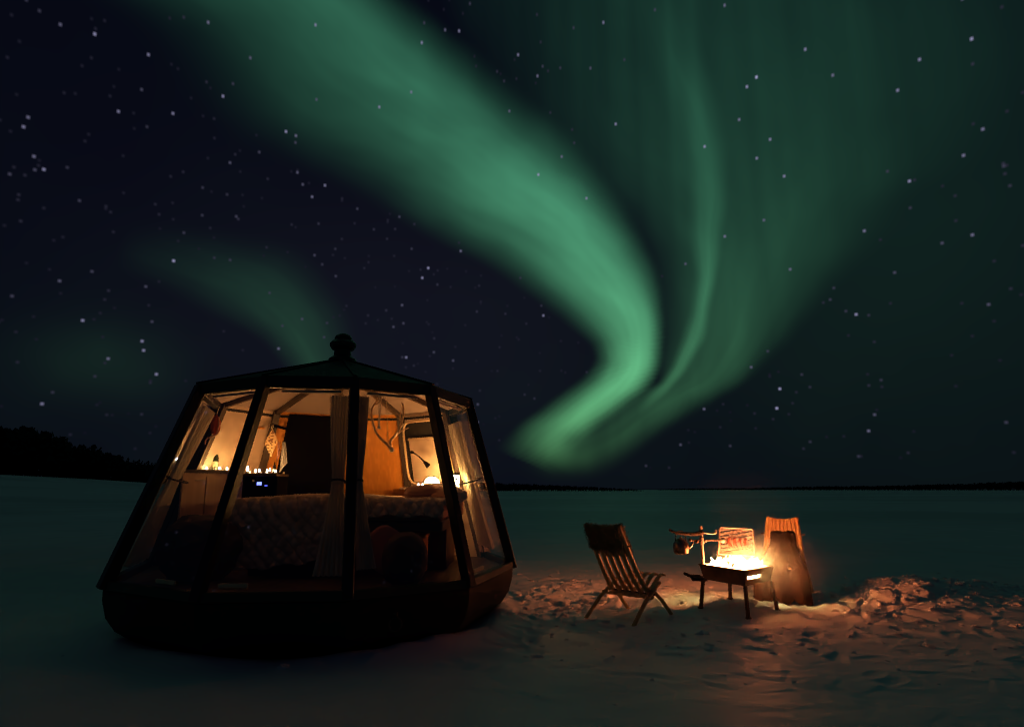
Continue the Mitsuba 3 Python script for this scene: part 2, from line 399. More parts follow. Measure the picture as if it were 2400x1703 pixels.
def ground(x, y, az=None):
    x, y = np.asarray(x, float), np.asarray(y, float)
    r = np.hypot(x, y); az = np.degrees(np.arctan2(x, y))
    p = np.stack([x, y, x * 0], -1)
    near = 1 - sstep(14, 40, r)
    h = .10 * (meshkit.fbm(p * .33, 3, 21) - .5) * near
    h += .030 * (meshkit.fbm(p * np.array([1.3, 2.2, 1]), 4, 22) - .5) * near
    h += .014 * (meshkit.fbm(p * np.array([5, 7, 1]), 4, 28) - .5) * near * (.4 + tr0(x, y))
    # trampled camp: broken plates and foot holes
    tr = tr0(x, y)
    calm = 1 - .85 * np.exp(-((x - 2.2) / 1.25) ** 2 - ((y - 7.25) / .95) ** 2)
    ridge = sstep(3.5, 5.0, x) * np.clip((7.9 - x) / 2.8, 0, 1)
    axis = 8.15 + .20 * (x - 3.8) + .35 * (meshkit.fbm(p * .5, 2, 23) - .5)
    mound = ridge * np.exp(-((y - axis) / np.where(y < axis, .95, .8)) ** 2)
    d, i = CT.query(np.stack([x.ravel(), y.ravel()], -1), k=2, workers=-1)
    d = d.reshape(x.shape + (2,)); i = i.reshape(x.shape + (2,))
    edge = sstep(.0, .07, d[..., 1] - d[..., 0])
    i0 = i[..., 0]
    plate = edge * (cell_h[i0] * .8 + .35 * ((x - cells[i0, 0]) * cell_t[i0, 0] + (y - cells[i0, 1]) * cell_t[i0, 1]) / .15)
    h += plate * (.045 * tr * calm + .05 * mound) * (.4 + 1.2 * meshkit.fbm(p * 1.3, 2, 24))
    h += .25 * mound * (.55 + .9 * meshkit.fbm(p * 1.1, 3, 25))
    dd, k = PT.query(np.stack([x.ravel(), y.ravel()], -1), k=3, workers=-1)
    pit = np.zeros(x.size)
    xf, yf = x.ravel(), y.ravel()
    for c in range(3):
        kk = k[:, c]; ca, sa = np.cos(pit_a[kk]), np.sin(pit_a[kk])
        u = (xf - pits[kk, 0]) * ca + (yf - pits[kk, 1]) * sa; w = -(xf - pits[kk, 0]) * sa + (yf - pits[kk, 1]) * ca
        wob = .75 + .5 * meshkit.fbm(np.stack([xf * 9, yf * 9, kk * 1.7], -1), 2, 27)
        q = ((u / (.13 * pit_s[kk])) ** 2 + (w / (.06 * pit_s[kk])) ** 2) * wob
        pit += -.022 * np.exp(-q ** 1.5) * (.5 + meshkit.fbm(np.stack([xf, yf, xf * 0], -1) * 7, 2, 29)) + .008 * np.exp(-(np.sqrt(q) - 1.5) ** 2 / .15)
    h += pit.reshape(x.shape) * near * np.exp(-((x - 2.5) / 3.5) ** 2 - ((y - 7.8) / 3) ** 2) * (.4 + .6 * calm)
    # bank of snow along the hull
    hr = np.hypot(x - HC0[0], y - HC0[1])
    h += (.06 + .06 * np.exp(-((x + .7) / .8) ** 2)) * np.exp(-((hr - 1.93) / .2) ** 2) * (.3 + 1.2 * meshkit.fbm(p * 1.6, 3, 26))
    # the shore to the left climbs gently under the wood
    rise = np.interp(az, [-180, -120, -75, -38, -33, -29, -24, -14], [0, 3, 5.6, 4.7, 3.9, 3.0, 1.6, 0.0])
    h += rise * sstep(70, 195, r)
    return h


az = np.radians(np.r_[np.arange(-180, -50, 2.0), np.arange(-50, -2, .34), np.arange(-2, 43, .145), np.arange(43, 50, .4), np.arange(50, 180, 2.0)])
rr = [.5]
while rr[-1] < 9000:
    rr.append(rr[-1] * (1.0044 if 4.5 < rr[-1] < 12.5 else 1.008 if 2.5 < rr[-1] < 20 else 1.025))
rr = np.array(rr)
X, Y = rr[:, None] * np.sin(az), rr[:, None] * np.cos(az)
Z = ground(X, Y)
G = np.stack([X, Y, Z], -1)
mesh = grid(G, closed_u=True)
v = np.vstack([mesh.vertices, [[0, 0, float(Z[0].mean())]]])
m0 = len(az)
fan = np.stack([np.full(m0, len(v) - 1), (np.arange(m0) + 1) % m0, np.arange(m0)], 1)
f = np.vstack([mesh.faces, fan])
nz = np.cross(v[f[:, 1]] - v[f[:, 0]], v[f[:, 2]] - v[f[:, 0]])[:, 2]
f[nz < 0] = f[nz < 0][:, ::-1]
put('snow_ground', trimesh.Trimesh(v, f, process=False), 'm_snow', label='trampled snow covering the frozen lake out to the far shore', kind='structure', smooth=True)


def gz(x, y):
    return float(ground(np.array([x]), np.array([y]))[0])

# broken crumbs of crust round the camp
cr_ = np.random.default_rng(17)
V, Fc, n0 = [], [], 0
ico = trimesh.creation.icosphere(subdivisions=0)
for k in range(2000):
    if k % 2:
        x = cr_.uniform(3.9, 8.2); y = 8.15 + .2 * (x - 3.8) + cr_.normal(-.15, .55)
    else:
        x, y = cr_.normal([2.2, 8.0], [2.1, 1.5])
        if np.hypot(x - 2.4, y - 7.4) < .75 and k % 4:
            continue
    if np.hypot(x - HC0[0], y - HC0[1]) < 2.05:
        continue
    sz = .012 * cr_.pareto(2.2) + .012
    sz = min(sz, .05)
    v = np.array(ico.vertices) * cr_.uniform(.6, 1.3, (12, 1)) * np.array([1.25, 1.0, .62]) * sz
    v = v @ rotz(cr_.uniform(0, 6.28)).T
    V.append((x, y, v)); Fc.append(np.array(ico.faces) + n0); n0 += 12
gzs = ground(np.array([q[0] for q in V]), np.array([q[1] for q in V]))
put('snow_crumbs', trimesh.Trimesh(np.vstack([q[2] + [q[0], q[1], g] for q, g in zip(V, gzs)]), np.vstack(Fc), process=False), 'm_snow', label='small broken crumbs of snow crust around the fire', kind='stuff', smooth=False)

# ------------------------------------------------------------------ woods
def spruce(h, w, seed, whorls=9, per=7):
    r = np.random.default_rng(seed)
    V, Fc = [], []
    tr = trimesh.creation.cone(radius=w * .07, height=h, sections=5)
    V.append(np.array(tr.vertices)); Fc.append(np.array(tr.faces)); n = len(V[0])
    for k in range(whorls):
        z = h * (.12 + .86 * k / whorls); R = w * .5 * (1 - k / whorls) ** .8 * r.uniform(.7, 1.2) + .05 * w
        for j in range(per):
            a = 2 * np.pi * (j + r.uniform(-.3, .3)) / per; L = R * r.uniform(.6, 1.2)
            d = np.array([math.cos(a), math.sin(a), 0]); s = np.array([-math.sin(a), math.cos(a), 0]) * L * .45
            top = np.array([0, 0, z + h * .10])
            tip = d * L + [0, 0, z - h * .03 * r.uniform(0, 1.5)]
            mid = d * L * .55 + [0, 0, z + h * .02]
            V.append(np.array([top, mid + s, tip, mid - s])); Fc.append(np.array([[0, 1, 3], [1, 2, 3]]) + n); n += 4
    return np.vstack(V), np.vstack(Fc)


def broadleaf(w, seed, n=110):
    r = np.random.default_rng(seed)
    d = r.normal(0, 1, (n, 3)); d /= np.linalg.norm(d, axis=1, keepdims=True)
    c = d * r.uniform(.45, 1, (n, 1)) * np.array([w * .5, w * .5, .34]) + [0, 0, .62]
    a, b = r.normal(0, 1, (n, 3)), r.normal(0, 1, (n, 3))
    a /= np.linalg.norm(a, axis=1, keepdims=True); b /= np.linalg.norm(b, axis=1, keepdims=True)
    sz = .07
    q = np.stack([c + a * sz, c + b * sz, c - a * sz, c - b * sz], 1).reshape(-1, 3)
    f = (np.arange(n)[:, None] * 4 + np.array([[0, 1, 2], [0, 2, 3]]).reshape(1, -1)).reshape(-1, 3)
    t = trimesh.creation.cone(radius=.02, height=.85, sections=5)
    return np.vstack([q, np.array(t.vertices)]), np.vstack([f, np.array(t.faces) + len(q)])


def wood(spots, seed):
    V, Fc, n = [], [], 0
    r = np.random.default_rng(seed)
    kinds = [spruce(1, w, seed + k, 8, 6) for k, w in enumerate((.45, .6))] + [broadleaf(w, seed + 9 + k) for k, w in enumerate((.55, .7, .85))]
    for x, y, z, h in spots:
        v, f = kinds[r.integers(len(kinds))]
        a = r.uniform(0, 6.28); w = r.uniform(.8, 1.3)
        v = v @ rotz(a).T * np.array([h * w, h * w, h]) + [x, y, z - .3]
        V.append(v); Fc.append(f + n); n += len(v)
    return trimesh.Trimesh(np.vstack(V), np.vstack(Fc), process=False)


r = np.random.default_rng(5)
spots = []
for a in np.arange(-50, -14, .16):
    for k in range(3):
        aa = a + r.uniform(-.15, .15); R = 204 + k * 9 + r.uniform(-4, 4)
        top = np.interp(aa, [-50, -40, -35.7, -35.1, -33.5, -32.1, -28.7, -24, -14], [14, 13.4, 13.4, 10, 10.2, 8.4, 5.8, 4, 3])
        x, y = R * math.sin(math.radians(aa)), R * math.cos(math.radians(aa))
        spots.append((x, y, gz(x, y), max(2.0, top * r.uniform(.8, 1.02) - k * .3)))
put('shore_wood', wood(spots, 50), 'm_tree', label='dark wood of spruces on the rising shore left of the hut', kind='stuff', smooth=False)
spots = []
for a in np.arange(-14, 11.4, .09):
    for k in range(2):
        aa = a + r.uniform(-.1, .1); R = 600 + k * 14 + r.uniform(-6, 6)
        top = np.interp(aa, [-14, -2, 0, 3.7, 7.4, 10.2, 11.3], [9, 8.6, 8, 6.2, 4.4, 2.6, 1.2])
        spots.append((R * math.sin(math.radians(aa)), R * math.cos(math.radians(aa)), 0, top * r.uniform(.6, 1.08)))
put('far_wood', wood(spots, 60), 'm_tree', label='low dark tree line on the point just right of the hut', kind='stuff', smooth=False)
spots = []
for a in np.arange(12.6, 52, .06):
    for k in range(2):
        aa = a + r.uniform(-.1, .1); R = 1500 + k * 30 + r.uniform(-10, 10)
        top = np.interp(aa, [12.6, 14.6, 21.4, 24.6, 30.5, 38, 52], [2.5, 4.5, 6.5, 9, 10.5, 17, 18])
        spots.append((R * math.sin(math.radians(aa)), R * math.cos(math.radians(aa)), 0, top * r.uniform(.7, 1.06)))
put('far_wood', wood(spots, 70), 'm_tree', label='thin dark tree line along the far shore at right', kind='stuff', smooth=False)

# ------------------------------------------------------------------ the glass hut
ANG = [222, 259, 290.5, 321.5, 5, 36, 70, 104, 138, 172]
NV = len(ANG)
ZB, ZT, ZAP, RB, RT = .513, 2.344, 2.84, 2.109, 1.482


BASE = {222: .982, 5: .965}   # the two end posts stand a little closer in


def hv(a, z, inset=0.0):
    """point on the ray of angle a at height z on the glass cone, inset towards the axis"""
    k = (z - ZB) / (ZT - ZB); t = math.radians(a)
    c = HC0 * (1 - k) + HC1 * k; R = RB * BASE.get(a, 1.0) * (1 - k) + RT * k - inset
    return np.array([c[0] + R * math.cos(t), c[1] + R * math.sin(t), z])


def fp(i, fr, z, inset=0.0):
    """point on face i (vertex i to i + 1) at fraction fr and height z"""
    a, b = hv(ANG[i], z, inset), hv(ANG[(i + 1) % NV], z, inset)
    return a * (1 - fr) + b * fr


def fn(i):
    a, b, c = fp(i, 0, ZB), fp(i, 1, ZB), fp(i, .5, ZT)
    n = np.cross(b - a, c - a); n /= np.linalg.norm(n)
    o = fp(i, .5, 1.4) - np.array([HC0[0], HC0[1], 1.4])
    return n if n.dot(o) > 0 else -n


hut = thing('glass_hut', 'black framed glass hut on a boat-like hull, lit from inside', 'hut')
rings = [(.505, 1.0), (.48, 1.006), (.40, 1.004), (.25, .985), (.13, .945), (.05, .89), (-.1, .80)]
Pn = []
for z, s in rings:
    row = []
    for i in range(NV):
        a, b = hv(ANG[i], ZB)[:2] - HC0, hv(ANG[(i + 1) % NV], ZB)[:2] - HC0
        for fr in (0, .015, .5, .985):
            q = (a * (1 - fr) + b * fr) * s + HC0
            row.append([q[0], q[1], z])
    Pn.append(row)
hull = grid(np.array(Pn), closed_u=True)
put('hull', hull, 'm_hull', hut, smooth=24)
deck = [[*(hv(a, ZB)[:2] - HC0) * 1.003 + HC0, .506] for a in ANG]
put('floor', slab(deck, .05, (0, 0, 1)), 'm_floor', hut)
GLASS = (9, 0, 1, 2, 3, 4)
for i in range(NV):
    w = {0: .15, 4: .12}.get(i, .085)
    put('mullion', beam(hv(ANG[i], ZB - .02, -.005), hv(ANG[i], ZT + .02, -.005), w, .10, up=[math.cos(math.radians(ANG[i])), math.sin(math.radians(ANG[i])), 0], bevel=.008), 'm_frame', hut)
    n = fn(i)
    sill = beam(fp(i, .0, ZB + .02), fp(i, 1.0, ZB + .02), .07, .075, bevel=.006)
    put('bottom_rail', sill, 'm_frame', hut)
    put('eave_beam', beam(fp(i, -.01, ZT - .02), fp(i, 1.01, ZT - .02), .09, .11, bevel=.008), 'm_frame', hut)
    if i in (0, 1, 2, 3):
        put('lit_edge_strip', beam(fp(i, .18, ZT - .10, .06), fp(i, .86, ZT - .10, .06), .02, .022), 'm_trim', hut)  # pale strip in place of the lit inner edge of the beam
    if i in GLASS:
        put('window_pane', trimesh.Trimesh([fp(i, .01, ZB + .03), fp(i, .99, ZB + .03), fp(i, .99, ZT), fp(i, .01, ZT)], [[0, 1, 2], [0, 2, 3]], process=False), 'm_glass', hut, smooth=False)
        if i in (0, 1, 3):
            f0 = {0: .55, 1: .12, 3: .12}[i]
            put('vent_strip', beam(fp(i, f0, ZB + .10, -.012), fp(i, f0 + .2, ZB + .10, -.012), .02, .035, bevel=.004), 'm_trim', hut)
    else:
        mat = {5: 'm_panel', 6: 'm_orange_wood', 7: 'm_orange_wood', 8: 'm_panel'}[i]
        put('wall_panel', slab([fp(i, .0, ZB), fp(i, 1.0, ZB), fp(i, 1.0, ZT + .02), fp(i, .0, ZT + .02)], .05, n), mat, hut)
        put('wall_post', beam(hv(ANG[i], ZB, .085), hv(ANG[i], ZT, .085), .085, .05, up=[math.cos(math.radians(ANG[i])), math.sin(math.radians(ANG[i])), 0]), 'm_beam', hut)
put('wall_post', beam(hv(ANG[9], ZB, .085), hv(ANG[9], ZT, .085), .085, .05, up=[math.cos(math.radians(ANG[9])), math.sin(math.radians(ANG[9])), 0]), 'm_beam', hut)
roof = hut + '__roof'
ap = np.array([HAP[0], HAP[1], ZAP])
for i in range(NV):
    a, b = hv(ANG[i], ZT, -.05), hv(ANG[(i + 1) % NV], ZT, -.05)
    a[2] = b[2] = ZT + .035
    pa, pb = a * .055 + ap * .945, b * .055 + ap * .945
    out = np.array([math.cos(math.radians(ANG[i] + 16)), math.sin(math.radians(ANG[i] + 16)), 1.5])
    put('roof_panel', slab([a, b, pb, pa], .022, out), 'm_roof', roof)
    d = np.array([0, 0, .045])
    ci, cj = hv(ANG[i], ZT, -.0) - d * 0, hv(ANG[(i + 1) % NV], ZT, -.0)
    ci[2] = cj[2] = ZT
    ca, cb = ci * .06 + (ap - d) * .94, cj * .06 + (ap - d) * .94
    put('ceiling_panel', slab([ci, cj, cb, ca], .018, out), 'm_ceiling', roof)
    put('rafter', beam(hv(ANG[i], ZT - .045, .03), ap - [0, 0, .10], .05, .055), 'm_beam', roof)
    put('ridge_cap', beam(a + [0, 0, .006], pa + [0, 0, .006], .035, .02), 'm_roof', roof)
cap = put('roof_vent', lathe([(.0, .0), (.155, .0), (.155, .05), (.10, .09), (.095, .15), (.125, .165), (.148, .20), (.15, .235), (.125, .265), (.10, .275), (.10, .30), (.085, .33), (.045, .352), (0, .358)], (HAP[0], HAP[1], ZAP - .055), 20), 'm_frame', hut)
bracket = cat_([trimesh.creation.torus(.05, .012, major_sections=20, minor_sections=8, transform=trimesh.transformations.rotation_matrix(math.pi / 2, [1, 0, 0])), box((0, .04, .07), (.05, .05, .05), bevel=.01)])
bracket.apply_transform(np.vstack([np.column_stack([rotz(.3), [-.95, 5.50, .28]]), [0, 0, 0, 1]]))
put('mooring_ring', bracket, 'm_iron', hut)
# rear door and the rounded hatch window with its roller blind
door = put('door', slab([fp(7, .04, ZB + .03, .065), fp(7, .80, ZB + .03, .065), fp(7, .80, ZT - .03, .065), fp(7, .04, ZT - .03, .065)], .03, fn(7)), 'm_dark', hut, label='black rear door of the hut')
put('handle', beam(fp(7, .72, 1.45, .12), fp(7, .72, 1.58, .12), .02, .02), 'm_steel', door)
win = put('hatch_window', slab([fp(5, .12, 1.44, .062), fp(5, .93, 1.44, .062), fp(5, .93, 2.22, .062), fp(5, .12, 2.22, .062)], .01, fn(5)), 'm_black', hut, label='dark rear hatch window with rounded bright frame')
loop = []
for fr, z in ((.5, 1.42), (.86, 1.42), (.955, 1.50), (.955, 1.8), (.955, 2.13), (.87, 2.235), (.5, 2.235), (.2, 2.235), (.10, 2.14), (.10, 1.8), (.10, 1.5), (.17, 1.42), (.5, 1.42)):
    loop.append(fp(5, fr, z, .10))
loop2 = []
for k in range(len(loop) - 1):
    for s in np.linspace(0, 1, 6)[:-1]:
        loop2.append(loop[k] * (1 - s) + loop[k + 1] * s)
loop2.append(loop[-1])
lp = np.array(loop2)
for _ in range(3):
    lp[1:-1] = (lp[:-2] + 2 * lp[1:-1] + lp[2:]) / 4
put('frame', tube(lp, .017, 8), 'm_trim', win)
put('blind', slab([fp(5, .14, 1.45, .085), fp(5, .86, 1.45, .085), fp(5, .86, 2.0, .085), fp(5, .14, 2.0, .085)], .008, fn(5)), 'm_panel', win)
put('blind_rail', beam(fp(5, .13, 2.01, .09), fp(5, .87, 2.01, .09), .022, .03), 'm_trim', win)
shelf = put('sill_shelf', slab([fp(5, .02, 1.38, .05), fp(5, .98, 1.38, .05), fp(5, .98, 1.38, .33), fp(5, .02, 1.38, .33)], .025, (0, 0, 1)), 'm_panel', hut)

# ------------------------------------------------------------------ curtains
def curtain(face, l, r_edge, label, tie=.45, inset=.10, amp=.022, pleats=6, group='curtains tied back inside the hut'):
    """l, r_edge: (fraction, height) of the top, the tie and the hem on face"""
    key = thing('curtain', label, 'curtain', group)
    from scipy.interpolate import PchipInterpolator
    zs = [p[1] for p in l]
    s = np.array([0, tie, 1.0])
    zz = PchipInterpolator(s, zs)
    fl = PchipInterpolator([0, tie * .55, tie, tie + .12, 1], np.interp([0, tie * .55, tie, tie + .12, 1], s, [p[0] for p in l]) + np.array([0, 0, 0, 0, 0]))
    fr = PchipInterpolator([0, tie * .55, tie, tie + .12, 1], np.interp([0, tie * .55, tie, tie + .12, 1], s, [p[0] for p in r_edge]))
    n = fn(face); U = np.linspace(0, 1, 60); S = np.r_[np.linspace(0, tie - .012, 26), tie, np.linspace(tie + .012, 1, 30)]
    Pm = np.zeros((len(S), len(U), 3)); rr = np.random.default_rng(len(scene))
    ph = rr.uniform(0, 6.28)
    for a, ss in enumerate(S):
        z = float(zz(ss)); f0, f1 = float(fl(ss)), float(fr(ss))
        pin = .45 if abs(ss - tie) < .006 else 1
        cm = (f0 + f1) / 2
        for b, u in enumerate(U):
            f = cm + (f0 - cm + (f1 - f0) * u) * (.93 if pin < 1 else 1)
            off = amp * pin * (math.sin(2 * math.pi * pleats * u + ph + .6 * math.sin(3 * ss)) + .4 * math.sin(2 * math.pi * pleats * 1.9 * u + 2 * ss))
            Pm[a, b] = fp(face, f, z, inset) - n * (off - .012)
    put('drape', thick(Pm, .004), 'm_curtain', key, smooth=True)
    z = float(zz(tie)); f0, f1 = float(fl(tie)), float(fr(tie))
    ring = [fp(face, f0 - .012, z, inset) - n * .0, fp(face, f0, z, inset) + n * .03, fp(face, f1, z, inset) + n * .03, fp(face, f1 + .012, z, inset), fp(face, f1, z, inset) - n * .035, fp(face, f0, z, inset) - n * .035, fp(face, f0 - .012, z, inset)]
    put('tie_band', tube(cr(ring, 30), .009, 6), 'm_brown', key)
    return key


curtain(1, [(.74, 2.20), (.83, 1.42), (.74, .66)], [(.97, 2.20), (.945, 1.42), (.975, .66)], 'grey curtain tied back just left of the front mullion')
curtain(2, [(.03, 2.20), (.05, 1.42), (.09, .70)], [(.20, 2.20), (.115, 1.42), (.24, .70)], 'orange-lit curtain tied back just right of the front mullion')
curtain(9, [(.40, 2.18), (.62, 1.45), (.42, .66)], [(.92, 2.18), (.88, 1.45), (.97, .66)], 'dim beige curtain at the left end of the hut')
curtain(4, [(.30, 2.15), (.30, 1.45), (.22, .68)], [(.92, 2.15), (.90, 1.45), (.95, .68)], 'orange-lit curtain at the right end of the hut', tie=.5)

# ------------------------------------------------------------------ furniture inside
FL = .507
cab = thing('kitchen_cabinet', 'pale wooden kitchen cabinet with two doors at the left of the hut', 'cabinet')
kp = np.array([[-3.56, 7.0], [-3.12, 7.54], [-3.35, 8.22], [-3.71, 7.50]])
kd = (kp[1] - kp[0]) / np.linalg.norm(kp[1] - kp[0]); kn = np.array([kd[1], -kd[0]])
put('carcass', slab([[*q, 1.53] for q in kp], 1.53 - FL, (0, 0, 1)), 'm_cabinet', cab)


def front(a, b, z0, z1, d):
    p0, p1 = kp[0] + (kp[1] - kp[0]) * a + kn * d, kp[0] + (kp[1] - kp[0]) * b + kn * d
    return [[*p0, z0], [*p1, z0], [*p1, z1], [*p0, z1]]


put('door', slab(front(.01, .365, .56, 1.49, .02), .018, [*kn, 0]), 'm_cabinet', cab)
put('door', slab(front(.385, .985, .56, 1.49, .02), .018, [*kn, 0]), 'm_cabinet', cab)
h0, h1 = front(.20, .35, 1.45, 1.45, .035)[:2]
put('handle', beam(h0, h1, .012, .012), 'm_steel', cab)
tp = [kp[0] + kn * .035, kp[1] + kn * .035, kp[2], kp[3]]
put('countertop', slab([[*q, 1.565] for q in tp], .034, (0, 0, 1)), 'm_beam', cab)
cab2 = thing('kitchen_cabinet', 'dark kitchen unit with lit blue display beside the black door', 'cabinet')
put('carcass', box((-2.93, 7.72, (FL + 1.50) / 2), (.42, .36, 1.50 - FL)), 'm_dark', cab2)
put('countertop', box((-2.93, 7.70, 1.518), (.43, .42, .034), bevel=.006), 'm_beam', cab2)
put('side_panel', box((-3.146, 7.58, 1.0), (.02, .30, .96)), 'm_trim', cab2)
put('display', box((-2.925, 7.535, 1.42), (.05, .012, .04)), 'm_black', cab2, emitter=lit(np.array([.5, .65, 3.2])), label='square blue-white lit display')
put('display', box((-2.846, 7.535, 1.395), (.03, .012, .022)), 'm_black', cab2, emitter=lit(np.array([.1, .14, .9])), label='small dim blue display')
put('knob', tube([(-2.99, 7.54, 1.45), (-2.99, 7.515, 1.45)], .012, 10), 'm_chrome', cab2)


def tea_light(x, y, z, group, label, L=330, s=1.0):
    key = thing('tea_light', label, 'candle', group)
    put('cup', lathe([(0, 0), (.019 * s, 0), (.020 * s, .016 * s), (.018 * s, .016 * s), (.017 * s, .010 * s), (0, .010 * s)], (x, y, z), 12), 'm_wax', key)
    put('flame', lathe([(0, .014 * s), (.006 * s, .017 * s), (.0095 * s, .026 * s), (.007 * s, .036 * s), (.002 * s, .046 * s), (0, .048 * s)], (x, y, z), 10), 'm_black', key, emitter=lit(LAMP * L, 3))


for k, (x, y) in enumerate(((-3.58, 7.60), (-3.46, 7.66), (-3.415, 7.58), (-3.385, 7.70), (-3.30, 7.62))):
    tea_light(x, y, 1.565, 'tea lights on the pale kitchen counter', 'small lit tea light on the pale cabinet, ' + ('leftmost of five', 'second from left of five', 'middle of five', 'second from right of five', 'rightmost of five')[k], 220)
for k, (x, y, s) in enumerate(((-3.10, 7.60, 1.9), (-3.03, 7.66, 1.2), (-2.96, 7.60, 1.2), (-2.90, 7.68, 1.2), (-2.84, 7.61, 1.4), (-2.79, 7.66, 1.0))):
    tea_light(x, y, 1.535, 'tea lights on the dark kitchen unit', ('tall bright candle at the left end of the dark unit', 'small tea light second from left on the dark unit', 'small tea light third from left on the dark unit', 'small tea light third from right on the dark unit',
                                                                   'larger tea light second from right on the dark unit', 'smallest tea light at the right end of the dark unit')[k], 360, s)


def bottle(x, y, z, s, mat, label):
    key = thing('bottle', label, 'bottle')
    put('glass', lathe([(0, 0), (.034, 0), (.036, .01), (.036, .16), (.03, .19), (.014, .22), (.013, .27), (.015, .272), (.015, .285), (0, .285)], (0, 0, 0), 16).apply_scale(s).apply_translation((x, y, z)), mat, key)
    put('paper_label', lathe([(.0372, .05), (.0372, .12)], (0, 0, 0), 16).apply_scale(s).apply_translation((x, y, z)), 'm_label', key)


bottle(-3.54, 7.72, 1.565, .95, 'm_bottle', 'dark green bottle on the pale cabinet among the tea lights')
bottle(-3.61, 7.74, 1.565, .75, 'm_bottle', 'short dark bottle at the far left of the counter')
bottle(-2.86, 7.80, 1.535, .5, 'm_dark', 'squat black jar standing on the dark unit by the door')

hang = thing('hanging_pouch', 'red woven pouch hanging at the left rear post', 'pouch')
c = np.array([-3.30, 7.12, 2.04])
put('cord', tube([c + [.0, .05, .22], c + [0, .0, .12]], .004, 5), 'm_label', hang)
put('pouch', blob(c + [0, 0, .01], (.055, .03, .11), 4, .25, 3, 3), 'm_red', hang)
put('edge', tube(cr([c + [.04, -.02, .10], c + [.05, -.03, 0], c + [.02, -.035, -.10], c + [-.06, -.02, -.13], c + [-.10, 0, -.20]], 14), .008, 6), 'm_cloth_pink', hang)
rack = thing('wall_hook', 'small wooden hook rack on the rear wall left of the black door', 'hook')
put('bar', box((-3.19, 8.10, 2.113), (.12, .03, .022), rotz(.8), bevel=.003), 'm_orange_wood', rack)
put('peg', beam((-3.225, 8.06, 2.10), (-3.235, 8.02, 2.05), .014, .014), 'm_orange_wood', rack)
ph = thing('pot_holder', 'patterned diamond shaped pot holder hanging beside the black door', 'pot holder')
c = np.array([-2.975, 7.95, 1.93])
dm = [c + [0, 0, .165], c + [-.085, -.01, -.02], c + [.008, 0, -.19], c + [.075, .01, .01]]
put('cloth', slab(dm, .012, (0, -1, 0)), 'm_pattern', ph)
put('loop', tube(cr([c + [0, 0, .16], c + [.012, 0, .19], c + [.0, .02, .21], c + [-.01, 0, .19], c + [0, 0, .16]], 12), .005, 5), 'm_label', ph)
put('hook', cat_([beam((-2.96, 7.97, 2.13), (-2.96, 8.45, 2.13), .015, .03), box((-2.95, 7.97, 2.12), (.05, .02, .035))]), 'm_dark', ph)
for x0, x1, zt, zb, m, lb in ((-2.93, -2.89, 1.93, 1.70, 'm_cloth_pink', 'pinkish cloth hanging left of the grey towel by the door'), (-2.885, -2.80, 1.93, 1.56, 'm_cloth_grey', 'grey towel hanging against the black door')):
    S, U = np.linspace(0, 1, 16), np.linspace(0, 1, 16)
    Pm = np.array([[[x0 + (x1 - x0) * (.5 + (u - .5) * (.5 + .6 * s)) + .012 * s, 8.02 + .012 * math.sin(u * 9), zt + (zb - zt) * s * (.85 + .15 * math.cos(3 * u))] for u in U] for s in S])
    put('towel', thick(Pm, .006), m, label=lb, cat='towel', smooth=True)

# antlers hung below the ceiling
ant = thing('antlers', 'pair of reindeer antlers hanging in front of the orange wall', 'antlers')
sk = np.array([-1.43, 7.6, 1.82])
main1 = cr([sk, (-1.487, 7.58, 1.885), (-1.58, 7.55, 1.98), (-1.638, 7.52, 2.127), (-1.655, 7.52, 2.28), (-1.618, 7.55, 2.36), (-1.56, 7.57, 2.43)], 30)
main2 = cr([sk + [.0, .02, .03], (-1.45, 7.64, 1.90), (-1.385, 7.68, 2.0), (-1.334, 7.70, 2.127), (-1.31, 7.70, 2.25), (-1.335, 7.68, 2.38)], 30)
ra = np.linspace(.019, .009, 30)
put('antler', cat_([tube(main1, ra, 8), tube(cr([main1[18], main1[18] + [-.05, -.04, .09], main1[18] + [-.03, -.05, .16]], 8), np.linspace(.011, .004, 8), 6),
                    tube(cr([main1[24], main1[24] + [.06, -.02, .02], main1[24] + [.10, -.03, .09]], 8), np.linspace(.010, .004, 8), 6), tube(cr([main1[21], main1[21] + [-.06, 0, .05], main1[21] + [-.09, .02, .13]], 8), np.linspace(.010, .004, 8), 6)]), 'm_antler', ant)
put('antler', cat_([tube(main2, ra, 8), tube(cr([main2[9], main2[9] + [.06, -.05, .03], main2[9] + [.16, -.08, .07]], 10), np.linspace(.012, .005, 10), 6), tube(cr([main2[7], main2[7] + [.10, -.06, .12], main2[7] + [.14, -.07, .17]], 8), np.linspace(.011, .004, 8), 6),
                    tube(cr([main2[16], main2[16] + [-.02, .03, .12], main2[16] + [.0, .04, .2]], 8), np.linspace(.010, .004, 8), 6)]), 'm_antler', ant)
put('skull_plate', blob(sk + [.012, .0, -.012], (.028, .022, .03), 2, .2, 3, 2), 'm_white', ant)
put('cord', tube([(-1.47, 7.6, 1.90), (-1.50, 7.58, 2.46)], .003, 5), 'm_label', ant)
pl = thing('pull_cord', 'white pull cord with a bell-shaped end hanging beside the antlers', 'cord')
put('cord', cat_([tube([(-1.575, 7.5, 2.50), (-1.562, 7.5, 2.10)], .0055, 6), tube([(-1.545, 7.5, 2.50), (-1.556, 7.5, 2.10)], .0055, 6)]), 'm_white', pl)
put('end_knob', lathe([(0, 0), (.02, 0), (.018, .02), (.008, .05), (0, .055)], (-1.558, 7.5, 2.045), 12), 'm_white', pl)

